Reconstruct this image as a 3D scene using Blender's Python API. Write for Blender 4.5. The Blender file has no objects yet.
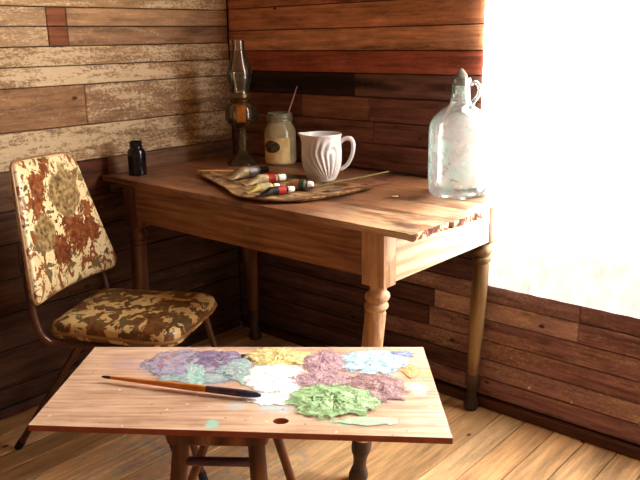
import bpy, bmesh, math, random
from mathutils import Vector, Matrix
from mathutils import noise as mnoise
random.seed(7)
S = bpy.context.scene
COL = S.collection

# ------------------------------------------------------------------ helpers
def lin(c):
    return tuple((x/255/12.92 if x/255 <= .04045 else ((x/255+.055)/1.055)**2.4) for x in c) + (1.0,)

def nz(x, y, z=0.0, s=1.0):
    return mnoise.noise(Vector((x*s, y*s, z*s)))

def link(o, parent=None):
    COL.objects.link(o)
    if parent is not None: o.parent = parent
    return o

def tag(o, label=None, cat=None, group=None, kind=None):
    if label: o['label'] = label
    if cat: o['category'] = cat
    if group: o['group'] = group
    if kind: o['kind'] = kind
    return o

def thing(name, label, cat, loc=(0, 0, 0), rz=0.0, group=None):
    o = bpy.data.objects.new(name, None)
    o.empty_display_size = .05
    o.location = loc; o.rotation_euler = (0, 0, rz)
    link(o); return tag(o, label, cat, group)

class MB:
    """collects shapes and links them as one mesh object"""
    def __init__(s): s.v, s.f, s.sm = [], [], []
    def add(s, verts, faces, smooth=False):
        b = len(s.v); s.v += [tuple(v) for v in verts]
        s.f += [tuple(b+i for i in f) for f in faces]; s.sm += [smooth]*len(faces)
    def box(s, lo, hi, ch=0.0, M=None):
        x0, y0, z0 = lo; x1, y1, z1 = hi
        bm = bmesh.new(); bmesh.ops.create_cube(bm, size=1)
        for v in bm.verts:
            v.co = Vector(((x0+x1)/2+v.co.x*(x1-x0), (y0+y1)/2+v.co.y*(y1-y0), (z0+z1)/2+v.co.z*(z1-z0)))
        if ch: bmesh.ops.bevel(bm, geom=bm.edges[:], offset=ch, segments=2, profile=.5, affect='EDGES')
        s.bm(bm, M); return s
    def bm(s, bm, M=None, smooth=False):
        if M is not None: bm.transform(M)
        bmesh.ops.recalc_face_normals(bm, faces=bm.faces)
        bm.verts.index_update()
        s.add([v.co[:] for v in bm.verts], [[v.index for v in f.verts] for f in bm.faces], smooth)
        bm.free()
    def lathe(s, prof, seg=32, c=(0, 0, 0), lean=None, M=None, mod=None, caps=(1, 1)):
        vs, fs = [], []
        for (z, r) in prof:
            for k in range(seg):
                a = 2*math.pi*k/seg
                rr = r if mod is None else mod(a, z, r)
                p = Vector((rr*math.cos(a), rr*math.sin(a), z))
                if lean: d = lean(z); p.x += d[0]; p.y += d[1]
                p = M @ p if M is not None else p
                vs.append((p.x+c[0], p.y+c[1], p.z+c[2]))
        n = len(prof)
        for i in range(n-1):
            for k in range(seg):
                fs.append((i*seg+k, i*seg+(k+1) % seg, (i+1)*seg+(k+1) % seg, (i+1)*seg+k))
        if caps[0] and prof[0][1] > 1e-4: fs.append(tuple(range(seg-1, -1, -1)))
        if caps[1] and prof[-1][1] > 1e-4: fs.append(tuple((n-1)*seg+k for k in range(seg)))
        s.add(vs, fs, True); return s
    def tube(s, pts, r, seg=10, smooth=3, flat=1.0):
        pts = [Vector(p) for p in pts]
        if smooth and len(pts) > 2:
            q = []
            P = [pts[0]]+pts+[pts[-1]]
            for i in range(1, len(P)-2):
                for k in range(smooth):
                    t = k/smooth
                    a, b, c, d = P[i-1], P[i], P[i+1], P[i+2]
                    q.append(.5*((2*b)+(c-a)*t+(2*a-5*b+4*c-d)*t*t+(3*b-a-3*c+d)*t**3))
            q.append(pts[-1]); rs = None
            if isinstance(r, (list, tuple)):
                rs = []
                for i in range(len(pts)-1):
                    for k in range(smooth): rs.append(r[i]+(r[i+1]-r[i])*k/smooth)
                rs.append(r[-1])
            pts = q; r = rs if rs else r
        rr = r if isinstance(r, (list, tuple)) else [r]*len(pts)
        vs, fs = [], []
        up = None
        for i, p in enumerate(pts):
            t = (pts[min(i+1, len(pts)-1)]-pts[max(i-1, 0)]).normalized()
            if up is None:
                up = Vector((0, 0, 1)) if abs(t.z) < .9 else Vector((1, 0, 0))
            n1 = (up-t*up.dot(t)).normalized(); n2 = t.cross(n1); up = n1
            for k in range(seg):
                a = 2*math.pi*k/seg
                vs.append(p+n1*math.cos(a)*rr[i]*flat+n2*math.sin(a)*rr[i])
        m = len(pts)
        for i in range(m-1):
            for k in range(seg):
                fs.append((i*seg+k, i*seg+(k+1) % seg, (i+1)*seg+(k+1) % seg, (i+1)*seg+k))
        fs.append(tuple(range(seg-1, -1, -1))); fs.append(tuple((m-1)*seg+k for k in range(seg)))
        s.add(vs, fs, True); return s
    def build(s, name, m, parent=None, attrs=None):
        me = bpy.data.meshes.new(name); me.from_pydata(s.v, [], s.f)
        me.polygons.foreach_set('use_smooth', s.sm)
        bm = bmesh.new(); bm.from_mesh(me); bmesh.ops.recalc_face_normals(bm, faces=bm.faces); bm.to_mesh(me); bm.free()
        try: me.set_sharp_from_angle(angle=math.radians(42))
        except Exception: pass
        if attrs:
            for k, (ty, vals) in attrs.items():
                a = me.attributes.new(k, ty, 'FACE')
                if ty == 'FLOAT_COLOR': a.data.foreach_set('color', [c for v in vals for c in v])
                else: a.data.foreach_set('value', vals)
        me.materials.append(m)
        return link(bpy.data.objects.new(name, me), parent)

# ------------------------------------------------------------------ material helpers
class NT:
    def __init__(s, name):
        s.m = bpy.data.materials.new(name); s.m.use_nodes = True
        s.t = s.m.node_tree; s.t.nodes.clear()
        s.out = s.n('ShaderNodeOutputMaterial')
        s.tc = s.n('ShaderNodeTexCoord')
    def n(s, ty, **kw):
        x = s.t.nodes.new(ty)
        for k, v in kw.items(): setattr(x, k, v)
        return x
    def set(s, sock, v):
        if hasattr(v, 'is_linked') or isinstance(v, bpy.types.NodeSocket): s.t.links.new(v, sock)
        else:
            if isinstance(v, tuple) and len(v) == 3 and sock.type == 'RGBA': v = v+(1.0,)
            sock.default_value = v
    def obj(s): return s.tc.outputs['Object']
    def mapping(s, vec, scale=(1, 1, 1), loc=(0, 0, 0), rot=(0, 0, 0)):
        x = s.n('ShaderNodeMapping'); s.set(x.inputs['Vector'], vec)
        x.inputs['Scale'].default_value = scale; x.inputs['Location'].default_value = loc; x.inputs['Rotation'].default_value = rot
        return x.outputs[0]
    def noise(s, vec, scale=5, detail=6, rough=.55, dist=0.0, out='Fac'):
        x = s.n('ShaderNodeTexNoise'); s.set(x.inputs['Vector'], vec)
        x.inputs['Scale'].default_value = scale; x.inputs['Detail'].default_value = detail
        x.inputs['Roughness'].default_value = rough; x.inputs['Distortion'].default_value = dist
        return x.outputs[out]
    def voro(s, vec, scale=5, out='Distance', feature='F1', rnd=1.0):
        x = s.n('ShaderNodeTexVoronoi', feature=feature); s.set(x.inputs['Vector'], vec)
        x.inputs['Scale'].default_value = scale; x.inputs['Randomness'].default_value = rnd
        return x.outputs[out]
    def wave(s, vec, scale=5, dist=4, detail=3, dscale=1.0, kind='BANDS', direction='X'):
        x = s.n('ShaderNodeTexWave', wave_type=kind); s.set(x.inputs['Vector'], vec)
        if kind == 'BANDS': x.bands_direction = direction
        x.inputs['Scale'].default_value = scale; x.inputs['Distortion'].default_value = dist
        x.inputs['Detail'].default_value = detail; x.inputs['Detail Scale'].default_value = dscale
        return x.outputs['Fac']
    def ramp(s, fac, stops, interp='LINEAR'):
        x = s.n('ShaderNodeValToRGB'); s.set(x.inputs[0], fac)
        e = x.color_ramp.elements; x.color_ramp.interpolation = interp
        while len(e) < len(stops): e.new(.5)
        for el, (p, c) in zip(e, stops):
            el.position = p; el.color = c if isinstance(c, tuple) else (c, c, c, 1)
        return x.outputs[0]
    def mr(s, v, a, b, c=0.0, d=1.0):
        x = s.n('ShaderNodeMapRange', interpolation_type='SMOOTHSTEP'); s.set(x.inputs[0], v)
        for i, q in zip((1, 2, 3, 4), (a, b, c, d)): s.set(x.inputs[i], q)
        return x.outputs[0]
    def math(s, op, a, b=0.0):
        x = s.n('ShaderNodeMath', operation=op); s.set(x.inputs[0], a); s.set(x.inputs[1], b); return x.outputs[0]
    def vmath(s, op, a, b):
        x = s.n('ShaderNodeVectorMath', operation=op); s.set(x.inputs[0], a); s.set(x.inputs[1], b)
        return x.outputs['Value' if op in ('DISTANCE', 'DOT_PRODUCT', 'LENGTH') else 'Vector']
    def mix(s, fac, a, b, mode='MIX'):
        x = s.n('ShaderNodeMix', data_type='RGBA', blend_type=mode)
        s.set(x.inputs[0], fac); s.set(x.inputs[6], a); s.set(x.inputs[7], b); return x.outputs[2]
    def attr(s, name, out='Color'):
        x = s.n('ShaderNodeAttribute'); x.attribute_name = name; return x.outputs[out]
    def bump(s, h, strength=.4, dist=.005):
        x = s.n('ShaderNodeBump'); x.inputs['Strength'].default_value = strength; x.inputs['Distance'].default_value = dist
        s.set(x.inputs['Height'], h); return x.outputs[0]
    def bsdf(s, color, rough=.6, normal=None, metal=0.0, spec=.4, out=True, **kw):
        x = s.n('ShaderNodeBsdfPrincipled')
        s.set(x.inputs['Base Color'], color); s.set(x.inputs['Roughness'], rough); s.set(x.inputs['Metallic'], metal)
        s.set(x.inputs['Specular IOR Level'], spec)
        if normal is not None: s.set(x.inputs['Normal'], normal)
        for k, v in kw.items(): s.set(x.inputs[k.replace('_', ' ')], v)
        if out: s.t.links.new(x.outputs[0], s.out.inputs[0])
        return x.outputs[0]
    def discs(s, vec, items, soft=.012):
        """mask of blobs: items = [(centre, radius)]"""
        acc = None
        for c, r in items:
            d = s.vmath('DISTANCE', vec, c)
            m = s.mr(d, r, r-soft)
            acc = m if acc is None else s.math('MAXIMUM', acc, m)
        return acc
    def warp(s, vec, scale, amt, detail=3):
        c = s.noise(vec, scale, detail, .6, out='Color')
        v = s.vmath('SUBTRACT', c, (.5, .5, .5)); v = s.vmath('SCALE', v, (0, 0, 0)) if False else s.vmath('MULTIPLY', v, (amt, amt, amt))
        return s.vmath('ADD', vec, v)

def simple(name, rgb, rough=.5, metal=0.0, var=.15, bump=0.0, scale=40, spec=.4):
    t = NT(name); n = t.noise(t.obj(), scale, 5)
    c = lin(rgb); d = tuple(x*(1-var) for x in c[:3])+(1,); l = tuple(min(1, x*(1+var)) for x in c[:3])+(1,)
    t.bsdf(t.ramp(n, [(.3, d), (.7, l)]), rough, t.bump(n, bump, .003) if bump else None, metal, spec)
    return t.m

def wood(name, dark, mid, light, axis=0, fine=60, rough=.6, cath=.35, wear=None, bump=.25, spec=.35, wscale=7):
    t = NT(name); o = t.obj()
    sc = [1.0, 1.0, 1.0]; sc = [(.05 if i == axis else 1.0) for i in range(3)]
    sv = t.mapping(o, tuple(sc))
    g = t.noise(sv, fine, 8, .65, .2)
    sc2 = tuple(.12 if i == axis else 1.0 for i in range(3))
    wv = t.wave(t.mapping(o, sc2, rot=(.15, .1, .2)), wscale, 5.5, 2, 1.6, 'RINGS')
    f = t.math('ADD', t.math('MULTIPLY', g, 1-cath), t.math('MULTIPLY', wv, cath))
    c = t.ramp(f, [(.22, lin(dark)), (.48, lin(mid)), (.75, lin(light))])
    f = t.math('ADD', f, t.math('MULTIPLY', t.math('SUBTRACT', t.noise(t.mapping(o, tuple(.25 if i == axis else 1.0 for i in range(3))), 170, 4, .7), .5), .18))
    c = t.ramp(f, [(.24, lin(dark)), (.48, lin(mid)), (.72, lin(light))])
    blot = t.noise(o, 4.5, 4, .6)
    c = t.mix(t.mr(blot, .52, .72, 0, .45), c, lin(dark))
    if wear:
        w = t.noise(t.mapping(o, tuple(.3 if i == axis else 1.0 for i in range(3))), 14, 7, .7)
        c = t.mix(t.mr(w, .54, .64, 0, .75), c, lin(wear))
    t.bsdf(c, rough, t.bump(f, bump, .002), 0, spec)
    return t.m

def plank_mat(name, axis, cream, bump=.5, spec=.2, rough=.75, knots=False, wavy=.05, weather=None, mottle=.38):
    """boards: each face carries tint, paint (flaking amount) and board id"""
    t = NT(name); o = t.obj(); tint = t.attr('tint'); paint = t.attr('paint', 'Fac'); pid = t.attr('board', 'Fac')
    cx = t.n('ShaderNodeCombineXYZ'); 
    for i in range(3): t.set(cx.inputs[i], t.math('MULTIPLY', pid, 3.7+i))
    p = t.vmath('ADD', o, cx.outputs[0])
    sc = tuple(.06 if i == axis else 1.0 for i in range(3))
    g = t.noise(t.mapping(p, sc), 70, 8, .68, .15)
    g2 = t.noise(t.mapping(p, tuple(.14 if i == axis else 1.0 for i in range(3))), 16, 5, .6, .6)
    wv = t.wave(t.mapping(p, tuple(.11 if i == axis else 1.0 for i in range(3))), 6, 6, 2, 1.3, 'RINGS')
    f = t.math('ADD', t.math('MULTIPLY', g, .62), t.math('ADD', t.math('MULTIPLY', g2, .30), t.math('MULTIPLY', wv, wavy)))
    f = t.math('ADD', f, t.math('MULTIPLY', t.math('SUBTRACT', t.noise(p, 190, 4, .7), .5), .16))
    mot = t.noise(t.mapping(p, tuple(.3 if i == axis else 1.0 for i in range(3))), 34, 6, .7, .4)
    f = t.math('ADD', f, t.math('MULTIPLY', t.math('SUBTRACT', mot, .5), mottle))
    k = t.ramp(f, [(.30, .26), (.41, .70), (.50, 1.0), (.58, 1.28), (.68, 1.7)])
    c = t.mix(1.0, tint, k, 'MULTIPLY')
    # flaking paint: streaky along the board
    st = t.noise(t.mapping(p, tuple(.16 if i == axis else 1.0 for i in range(3))), 40, 10, .74, .4)
    st2 = t.noise(t.mapping(p, tuple(.6 if i == axis else 1.0 for i in range(3))), 120, 6, .8)
    big = t.noise(t.mapping(p, tuple(.35 if i == axis else 1.0 for i in range(3))), 5, 3, .6)
    q = t.math('ADD', t.math('ADD', t.math('MULTIPLY', st, .42), t.math('MULTIPLY', st2, .38)), t.math('MULTIPLY', big, .25))
    th = t.math('SUBTRACT', .735, t.math('MULTIPLY', paint, .235))
    mask = t.mr(q, th, t.math('ADD', th, .035))
    m2 = t.math('MULTIPLY', t.mr(q, t.math('SUBTRACT', th, .085), t.math('ADD', th, .01)), .34)
    cc = t.mix(t.noise(p, 9, 4), lin(cream[0]), lin(cream[1]))
    c = t.mix(m2, c, lin((206, 168, 126)) if axis == 1 else cc)
    c = t.mix(t.math('MULTIPLY', mask, .80), c, cc)
    if weather:      # stains with a place of their own on the wall
        for items, col, amt, soft, scl in weather:
            wq = t.warp(t.mapping(o, scl), 24, .022, 5)
            m_ = t.math('MULTIPLY', t.discs(wq, items, soft), t.mr(t.noise(p, 24, 6, .7), .3, .55, amt*.6, amt))
            c = t.mix(m_, c, lin(col))
    # nail heads and small knots
    v = t.voro(t.mapping(p, tuple(.6 if i == axis else 1.0 for i in range(3))), 9)
    c = t.mix(t.mr(v, .075, .045, 0, .85), c, lin((35, 22, 14)))
    if knots:
        v2 = t.voro(t.mapping(p, tuple(.55 if i == axis else 1.0 for i in range(3)), loc=(.3, .2, 0)), 4.5)
        c = t.mix(t.mr(v2, .11, .05, 0, .7), c, lin((92, 55, 28)))
    h = t.math('ADD', f, t.math('MULTIPLY', mask, .35))
    t.bsdf(c, rough, t.bump(h, bump, .004), 0, spec)
    return t.m, t

# ------------------------------------------------------------------ camera (42 mm lens, eye 1.25 m above the floor)
CAM = Vector((2.38175, -2.15266, 1.25))
f_px, tilt, roll, yaw = 746.0, math.radians(15.1), math.radians(1.0), math.radians(41.4)
Fw = Vector((-math.sin(yaw)*math.cos(tilt), math.cos(yaw)*math.cos(tilt), -math.sin(tilt)))
Rt = Vector((math.cos(yaw), math.sin(yaw), 0)); Dn = Fw.cross(Rt)
R2 = math.cos(roll)*Rt+math.sin(roll)*Dn; D2 = -math.sin(roll)*Rt+math.cos(roll)*Dn
cd = bpy.data.cameras.new('camera'); cam = link(bpy.data.objects.new('camera', cd))
cd.sensor_width = 36; cd.lens = f_px/640*36; cd.clip_start = .02
M = Matrix.Identity(4)
for i in range(3):
    M[i][0], M[i][1], M[i][2], M[i][3] = R2[i], -D2[i], -Fw[i], CAM[i]
cam.matrix_world = M
S.camera = cam
S.view_settings.view_transform = 'Standard'; S.view_settings.look = 'None'
S.view_settings.exposure = 0.3; S.view_settings.gamma = 1.0; S.view_settings.use_curve_mapping = False

# ------------------------------------------------------------------ room shell
RX, RY, RH = 3.5, -3.4, 2.4       # right wall x, front wall y, ceiling
class Planks:
    def __init__(s): s.mb = MB(); s.t, s.p, s.b = [], [], []; s.n = 0
    def board(s, along0, along1, a0, a1, place, tint, paint, depth=.02, gap=.0016, ch=.0022, dz=0.0):
        """along = run direction, a = across; place(u, v, d) -> point, d = depth below the face"""
        s.n += 1
        u0, u1, v0, v1 = along0+gap*.6, along1-gap*.6, a0+gap, a1-gap
        vs = [place(u, v, depth) for u, v in ((u0, v0), (u1, v0), (u1, v1), (u0, v1))]
        vs += [place(u, v, ch+dz) for u, v in ((u0, v0), (u1, v0), (u1, v1), (u0, v1))]
        vs += [place(u, v, dz) for u, v in ((u0+ch, v0+ch), (u1-ch, v0+ch), (u1-ch, v1-ch), (u0+ch, v1-ch))]
        fs = [(0, 1, 2, 3), (8, 9, 10, 11)]
        for i in range(4):
            j = (i+1) % 4
            fs += [(i, j, 4+j, 4+i), (4+i, 4+j, 8+j, 8+i)]
        s.mb.add(vs, fs)
        k = len(fs); c = tuple(q*.80 for q in lin(tint)[:3])+(1.0,)
        s.t += [c]*k; s.p += [paint]*k; s.b += [float(s.n*.618 % 7)]*k
    def slab(s, lo, hi, tint=(22, 14, 10)):
        n0 = len(s.mb.f); s.mb.box(lo, hi); k = len(s.mb.f)-n0
        s.t += [lin(tint)]*k; s.p += [0.0]*k; s.b += [0.0]*k
    def build(s, name, m):
        return tag(s.mb.build(name, m, None, {'tint': ('FLOAT_COLOR', s.t), 'paint': ('FLOAT', s.p), 'board': ('FLOAT', s.b)}), kind='structure')

m_wl, _ = plank_mat('old painted boards, left', 1, ((230, 207, 168), (208, 176, 132)))
m_wb, _ = plank_mat('old boards, back', 0, ((226, 198, 168), (190, 156, 126)), weather=[
    ([((.094, .006, 1.090), .034), ((.120, .006, 1.092), .034), ((.070, .006, 1.086), .032), ((.145, .006, 1.088), .024)], (34, 20, 18), .94, .02, (.2, 1, 1)),
    ([((.208, .006, 1.088), .022), ((.165, .006, 1.078), .02)], (52, 32, 30), .8, .016, (.2, 1, 1)),
    ([((.212, .006, 1.168), .014)], (92, 40, 28), .6, .012, (.2, 1, 1)),
    ([((.16, .006, .840), .03), ((.10, .006, .92), .03), ((.21, .006, .93), .025)], (58, 32, 26), .6, .03, (.2, 1, 1)),
    ([((.124, .006, 1.386), .017), ((.150, .006, 1.388), .015), ((.170, .006, 1.390), .010), ((.108, .006, 1.384), .010)], (66, 34, 34), .85, .008, (.2, 1, 1))])

# left wall: rows (z0, z1, [(y_end, tint, paint), ...]) from the corner outwards
wl = Planks()
pl = lambda u, v, d: (-d, u, v)
tan, pale, rosy, dk = (158, 117, 78), (172, 134, 96), (148, 106, 80), (92, 62, 44)
rowsL = [
 (.0, .10, [(-1.2, (88, 60, 44), .25), (-3.4, dk, .2)]),
 (.10, .235, [(-.7, (84, 58, 42), .3), (-2.2, dk, .35), (-3.4, dk, .2)]),
 (.235, .36, [(-1.5, (90, 64, 48), .35), (-3.4, dk, .2)]),
 (.36, .48, [(-.5, (84, 58, 42), .3), (-3.4, (96, 66, 48), .3)]),
 (.48, .60, [(-1.0, (88, 60, 44), .3), (-3.4, dk, .3)]),
 (.60, .71, [(-.75, (100, 70, 52), .35), (-3.4, (100, 70, 52), .3)]),
 (.71, .843, [(-.62, (134, 98, 72), .3), (-.745, (96, 52, 32), .05), (-3.4, (126, 92, 68), .35)]),
 (.843, .968, [(-3.4, (140, 104, 72), 1.0)]),
 (.968, 1.109, [(-.687, (146, 106, 74), .80), (-3.4, (160, 116, 78), .66)]),
 (1.109, 1.175, [(-3.4, (144, 106, 74), .95)]),
 (1.175, 1.240, [(-1.7, (152, 114, 78), 1.02), (-3.4, tan, .8)]),
 (1.240, 1.305, [(-.73, (156, 116, 82), .66), (-.803, (140, 82, 50), .05), (-3.4, pale, .82)]),
 (1.305, 1.368, [(-.73, (176, 134, 94), .62), (-.803, (146, 86, 52), .05), (-3.4, pale, .84)]),
 (1.368, 1.50, [(-3.4, (172, 132, 86), .84)]),
 (1.50, 1.62, [(-1.3, tan, .5), (-3.4, tan, .5)]),
]
z = 1.62
while z < RH-.001:
    z1 = min(RH, z+.125); rowsL.append((z, z1, [(-random.uniform(.6, 2.4), tan, random.uniform(.3, .7)), (-3.4, pale, random.uniform(.3, .7))])); z = z1
for z0, z1, bs in rowsL:
    y = 0.0
    for ye, tn, pt in bs:
        wl.board(ye, y, z0, z1, pl, tn, pt, dz=random.uniform(0, .004)); y = ye
wl.slab((-.05, RY, 0), (-.019, .05, RH))
wl.build('wall_left', m_wl)

# back wall: rows (z0, z1, [(x_end, tint, paint), ...]); the window opening is x 1.24..2.45, z .56..2.1
wb = Planks()
pb = lambda u, v, d: (u, d, v)
OX0, OX1, OZ0, OZ1 = 1.24, 2.45, .56, 2.10
rowsB = [
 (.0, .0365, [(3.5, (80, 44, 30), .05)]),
 (.0365, .105, [(.95, (118, 80, 64), .2), (3.5, (172, 122, 104), .52)]),  # darker first boards up to the cloth carry painted shade under the table
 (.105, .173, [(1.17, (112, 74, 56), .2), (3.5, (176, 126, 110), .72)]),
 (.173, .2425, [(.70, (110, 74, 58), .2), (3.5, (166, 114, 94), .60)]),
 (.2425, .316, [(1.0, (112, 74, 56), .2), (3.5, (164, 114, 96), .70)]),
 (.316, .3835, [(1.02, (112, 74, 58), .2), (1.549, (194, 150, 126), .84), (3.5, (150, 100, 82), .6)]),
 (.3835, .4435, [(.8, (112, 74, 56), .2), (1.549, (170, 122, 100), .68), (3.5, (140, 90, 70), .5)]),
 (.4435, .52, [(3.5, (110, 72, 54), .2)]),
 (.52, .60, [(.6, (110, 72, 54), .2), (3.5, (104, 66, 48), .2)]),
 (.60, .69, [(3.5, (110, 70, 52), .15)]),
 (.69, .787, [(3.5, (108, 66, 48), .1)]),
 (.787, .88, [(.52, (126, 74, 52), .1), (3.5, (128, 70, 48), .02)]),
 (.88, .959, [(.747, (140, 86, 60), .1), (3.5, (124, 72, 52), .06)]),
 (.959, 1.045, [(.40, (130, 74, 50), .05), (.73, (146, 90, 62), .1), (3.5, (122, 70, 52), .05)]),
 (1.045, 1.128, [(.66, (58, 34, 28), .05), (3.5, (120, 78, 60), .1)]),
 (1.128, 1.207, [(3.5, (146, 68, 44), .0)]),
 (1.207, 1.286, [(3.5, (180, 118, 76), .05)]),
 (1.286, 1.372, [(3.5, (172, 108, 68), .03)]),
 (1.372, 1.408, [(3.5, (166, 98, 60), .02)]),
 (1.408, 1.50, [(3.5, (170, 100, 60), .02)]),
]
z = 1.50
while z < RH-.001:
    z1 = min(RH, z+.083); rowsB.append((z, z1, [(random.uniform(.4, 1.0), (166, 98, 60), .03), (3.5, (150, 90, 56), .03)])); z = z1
for z0, z1, bs in rowsB:
    x = 0.0
    for xe, tn, pt in bs:
        spans = [(x, xe)]
        if z1 > OZ0 and z0 < OZ1:
            spans = [s_ for s_ in ((x, min(xe, OX0)), (max(x, OX1), xe)) if s_[1]-s_[0] > .01]
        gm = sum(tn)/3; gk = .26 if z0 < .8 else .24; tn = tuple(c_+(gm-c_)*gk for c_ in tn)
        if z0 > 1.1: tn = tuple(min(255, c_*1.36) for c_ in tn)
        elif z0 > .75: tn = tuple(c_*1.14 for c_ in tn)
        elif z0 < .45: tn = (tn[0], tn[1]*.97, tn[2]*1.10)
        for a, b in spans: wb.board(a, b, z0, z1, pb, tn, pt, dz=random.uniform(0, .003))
        x = xe
for lo, hi in (((0, .019, 0), (OX0, .05, RH)), ((OX1, .019, 0), (RX, .05, RH)), ((OX0, .019, 0), (OX1, .05, OZ0)), ((OX0, .019, OZ1), (OX1, .05, RH))):
    wb.slab(lo, hi)
# two small splashes of white paint on the boards
for (x, z, r) in ((1.40, .118, .006), (1.546, .112, .004), (1.33, .205, .003)):
    n0 = len(wb.mb.f); wb.mb.lathe([(0, r), (.0016, r*.8), (.0022, 0)], 10, (x, -.0006, z), M=Matrix.Rotation(math.pi/2, 4, 'X'))
    k = len(wb.mb.f)-n0; wb.t += [lin((235, 228, 215))]*k; wb.p += [0.0]*k; wb.b += [0.0]*k
wb.build('wall_back', m_wb)

# the two walls behind and beside the viewer
wr = Planks(); wf = Planks()
for i in range(20):
    z0 = i*.12; z1 = z0+.12
    wr.board(RY, 0, z0, z1, lambda u, v, d: (RX+d, u, v), random.choice(((150, 112, 80), (138, 100, 72), (160, 118, 84))), .4, dz=random.uniform(0, .004))
    for a, b in (((0, RX),) if not (z1 > .9 and z0 < 2.0) else ((0, 1.9), (2.9, RX))):
        wf.board(a, b, z0, z1, lambda u, v, d: (u, RY-d, v), random.choice(((150, 112, 80), (138, 100, 72), (160, 118, 84))), .4, dz=random.uniform(0, .004))
wr.slab((RX+.019, RY, 0), (RX+.05, 0, RH)); wr.build('wall_right', m_wl)
for lo, hi in (((0, RY-.05, 0), (1.9, RY-.019, RH)), ((2.9, RY-.05, 0), (RX, RY-.019, RH)), ((1.9, RY-.05, 0), (2.9, RY-.019, .86)), ((1.9, RY-.05, 2.04), (2.9, RY-.019, RH))):
    wf.slab(lo, hi)
wf.build('wall_front', m_wb)

# ceiling and floor boards
ce = Planks()
for i in range(25):
    ce.board(0, RX, RY+i*.136, RY+(i+1)*.136, lambda u, v, d: (u, v, RH+d), (120, 88, 62), .1)
ce.slab((0, RY, RH+.019), (RX, 0, RH+.05)); ce.build('ceiling', m_wb)

m_fl, t = plank_mat('pine floor boards', 1, ((214, 176, 126), (196, 158, 110)), bump=.25, spec=.35, rough=.5, knots=True, wavy=.16, mottle=.15)
# coloured paint drips on the boards under the painting place
bs = [n for n in t.t.nodes if n.type == 'BSDF_PRINCIPLED'][0]
src = bs.inputs['Base Color'].links[0].from_socket
w = t.warp(t.obj(), 7, .22, 5)
msk = t.math('MULTIPLY', t.discs(w, [((.95, -.82, 0), .27), ((.62, -.95, 0), .22), ((.75, -1.2, 0), .28), ((1.2, -1.1, 0), .3)], .16), t.mr(t.noise(t.obj(), 26, 6, .7), .42, .66))
dripc = t.ramp(t.noise(t.obj(), 11, 3), [(.3, lin((150, 110, 165))), (.45, lin((120, 100, 150))), (.55, lin((130, 165, 150))), (.7, lin((185, 130, 150)))])
t.set(bs.inputs['Base Color'], t.mix(t.math('MULTIPLY', msk, .6), src, dripc))
fl = Planks()
xs = [0.0]
while xs[-1] < RX-.02: xs.append(min(RX, xs[-1]+random.choice((.088, .102, .116, .095))))
for a, b in zip(xs, xs[1:]):
    y = 0.0
    ends = [random.uniform(-2.6, -1.2), RY] if random.random() < .6 else [RY]
    for ye in ends:
        fl.board(ye, y, a, b, lambda u, v, d: (v, u, -d), random.choice(((216, 172, 120), (206, 162, 110), (224, 182, 130), (200, 154, 104), (212, 174, 126))), .0, gap=.0014, ch=.0016, dz=random.uniform(0, .0012)); y = ye
fl.slab((-.05, RY, -.06), (RX+.05, .05, -.019)); fl.build('floor', m_fl)

m_base = wood('dark baseboard', (42, 22, 14), (70, 38, 26), (92, 54, 38), 0, rough=.55)
tag(MB().box((.02, -.020, .001), (RX-.002, -.0005, .036), .003).build('baseboard_back', m_base), kind='structure')
m_base2 = wood('dark baseboard side', (42, 22, 14), (70, 38, 26), (92, 54, 38), 1, rough=.55)
tag(MB().box((.0005, RY+.002, .001), (.016, -.022, .036), .003).build('baseboard_left', m_base2), kind='structure')

# windows
m_frame = simple('old white window paint', (205, 198, 182), .6, var=.1, bump=.2)
def glow(name, rgb, strength):
    t = NT(name); e = t.n('ShaderNodeEmission'); e.inputs[0].default_value = rgb; e.inputs[1].default_value = strength
    t.t.links.new(e.outputs[0], t.out.inputs[0]); return t.m
fb = MB()
for lo, hi in (((OX0, .02, OZ0), (OX0+.04, .05, OZ1)), ((OX1-.04, .02, OZ0), (OX1, .05, OZ1)), ((OX0+.04, .02, OZ0), (OX1-.04, .05, OZ0+.04)), ((OX0+.04, .02, OZ1-.04), (OX1-.04, .05, OZ1)),
               ((OX0+.04, .025, 1.31), (OX1-.04, .045, 1.345)), (((OX0+OX1)/2-.015, .025, OZ0+.04), ((OX0+OX1)/2+.015, .045, 1.31)), (((OX0+OX1)/2-.015, .025, 1.345), ((OX0+OX1)/2+.015, .045, OZ1-.04))):
    fb.box(lo, hi, .003)
w1 = tag(fb.build('window_1', m_frame), kind='structure')
WIN = 14.5
m_sky = glow('overcast daylight', (1, .97, .93, 1), 6)
MB().box((OX0+.04, .044, OZ0+.04), (OX1-.04, .047, OZ1-.04)).build('pane', m_sky, w1)
fb = MB()  # added unseen window behind the viewer, serving as fill light
for lo, hi in (((1.9, RY-.04, .86), (1.95, RY, 2.04)), ((2.85, RY-.04, .86), (2.9, RY, 2.04)), ((1.95, RY-.04, .86), (2.85, RY, .91)), ((1.95, RY-.04, 1.99), (2.85, RY, 2.04)), ((1.95, RY-.035, 1.43), (2.85, RY-.01, 1.465))):
    fb.box(lo, hi, .003)
w2 = tag(fb.build('fill_window', m_frame), kind='structure')
m_fill = glow('added fill glow', (1, .88, .76, 1), .55)
MB().box((1.95, RY-.045, .91), (2.85, RY-.04, 1.99)).build('pane', m_fill, w2)

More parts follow.
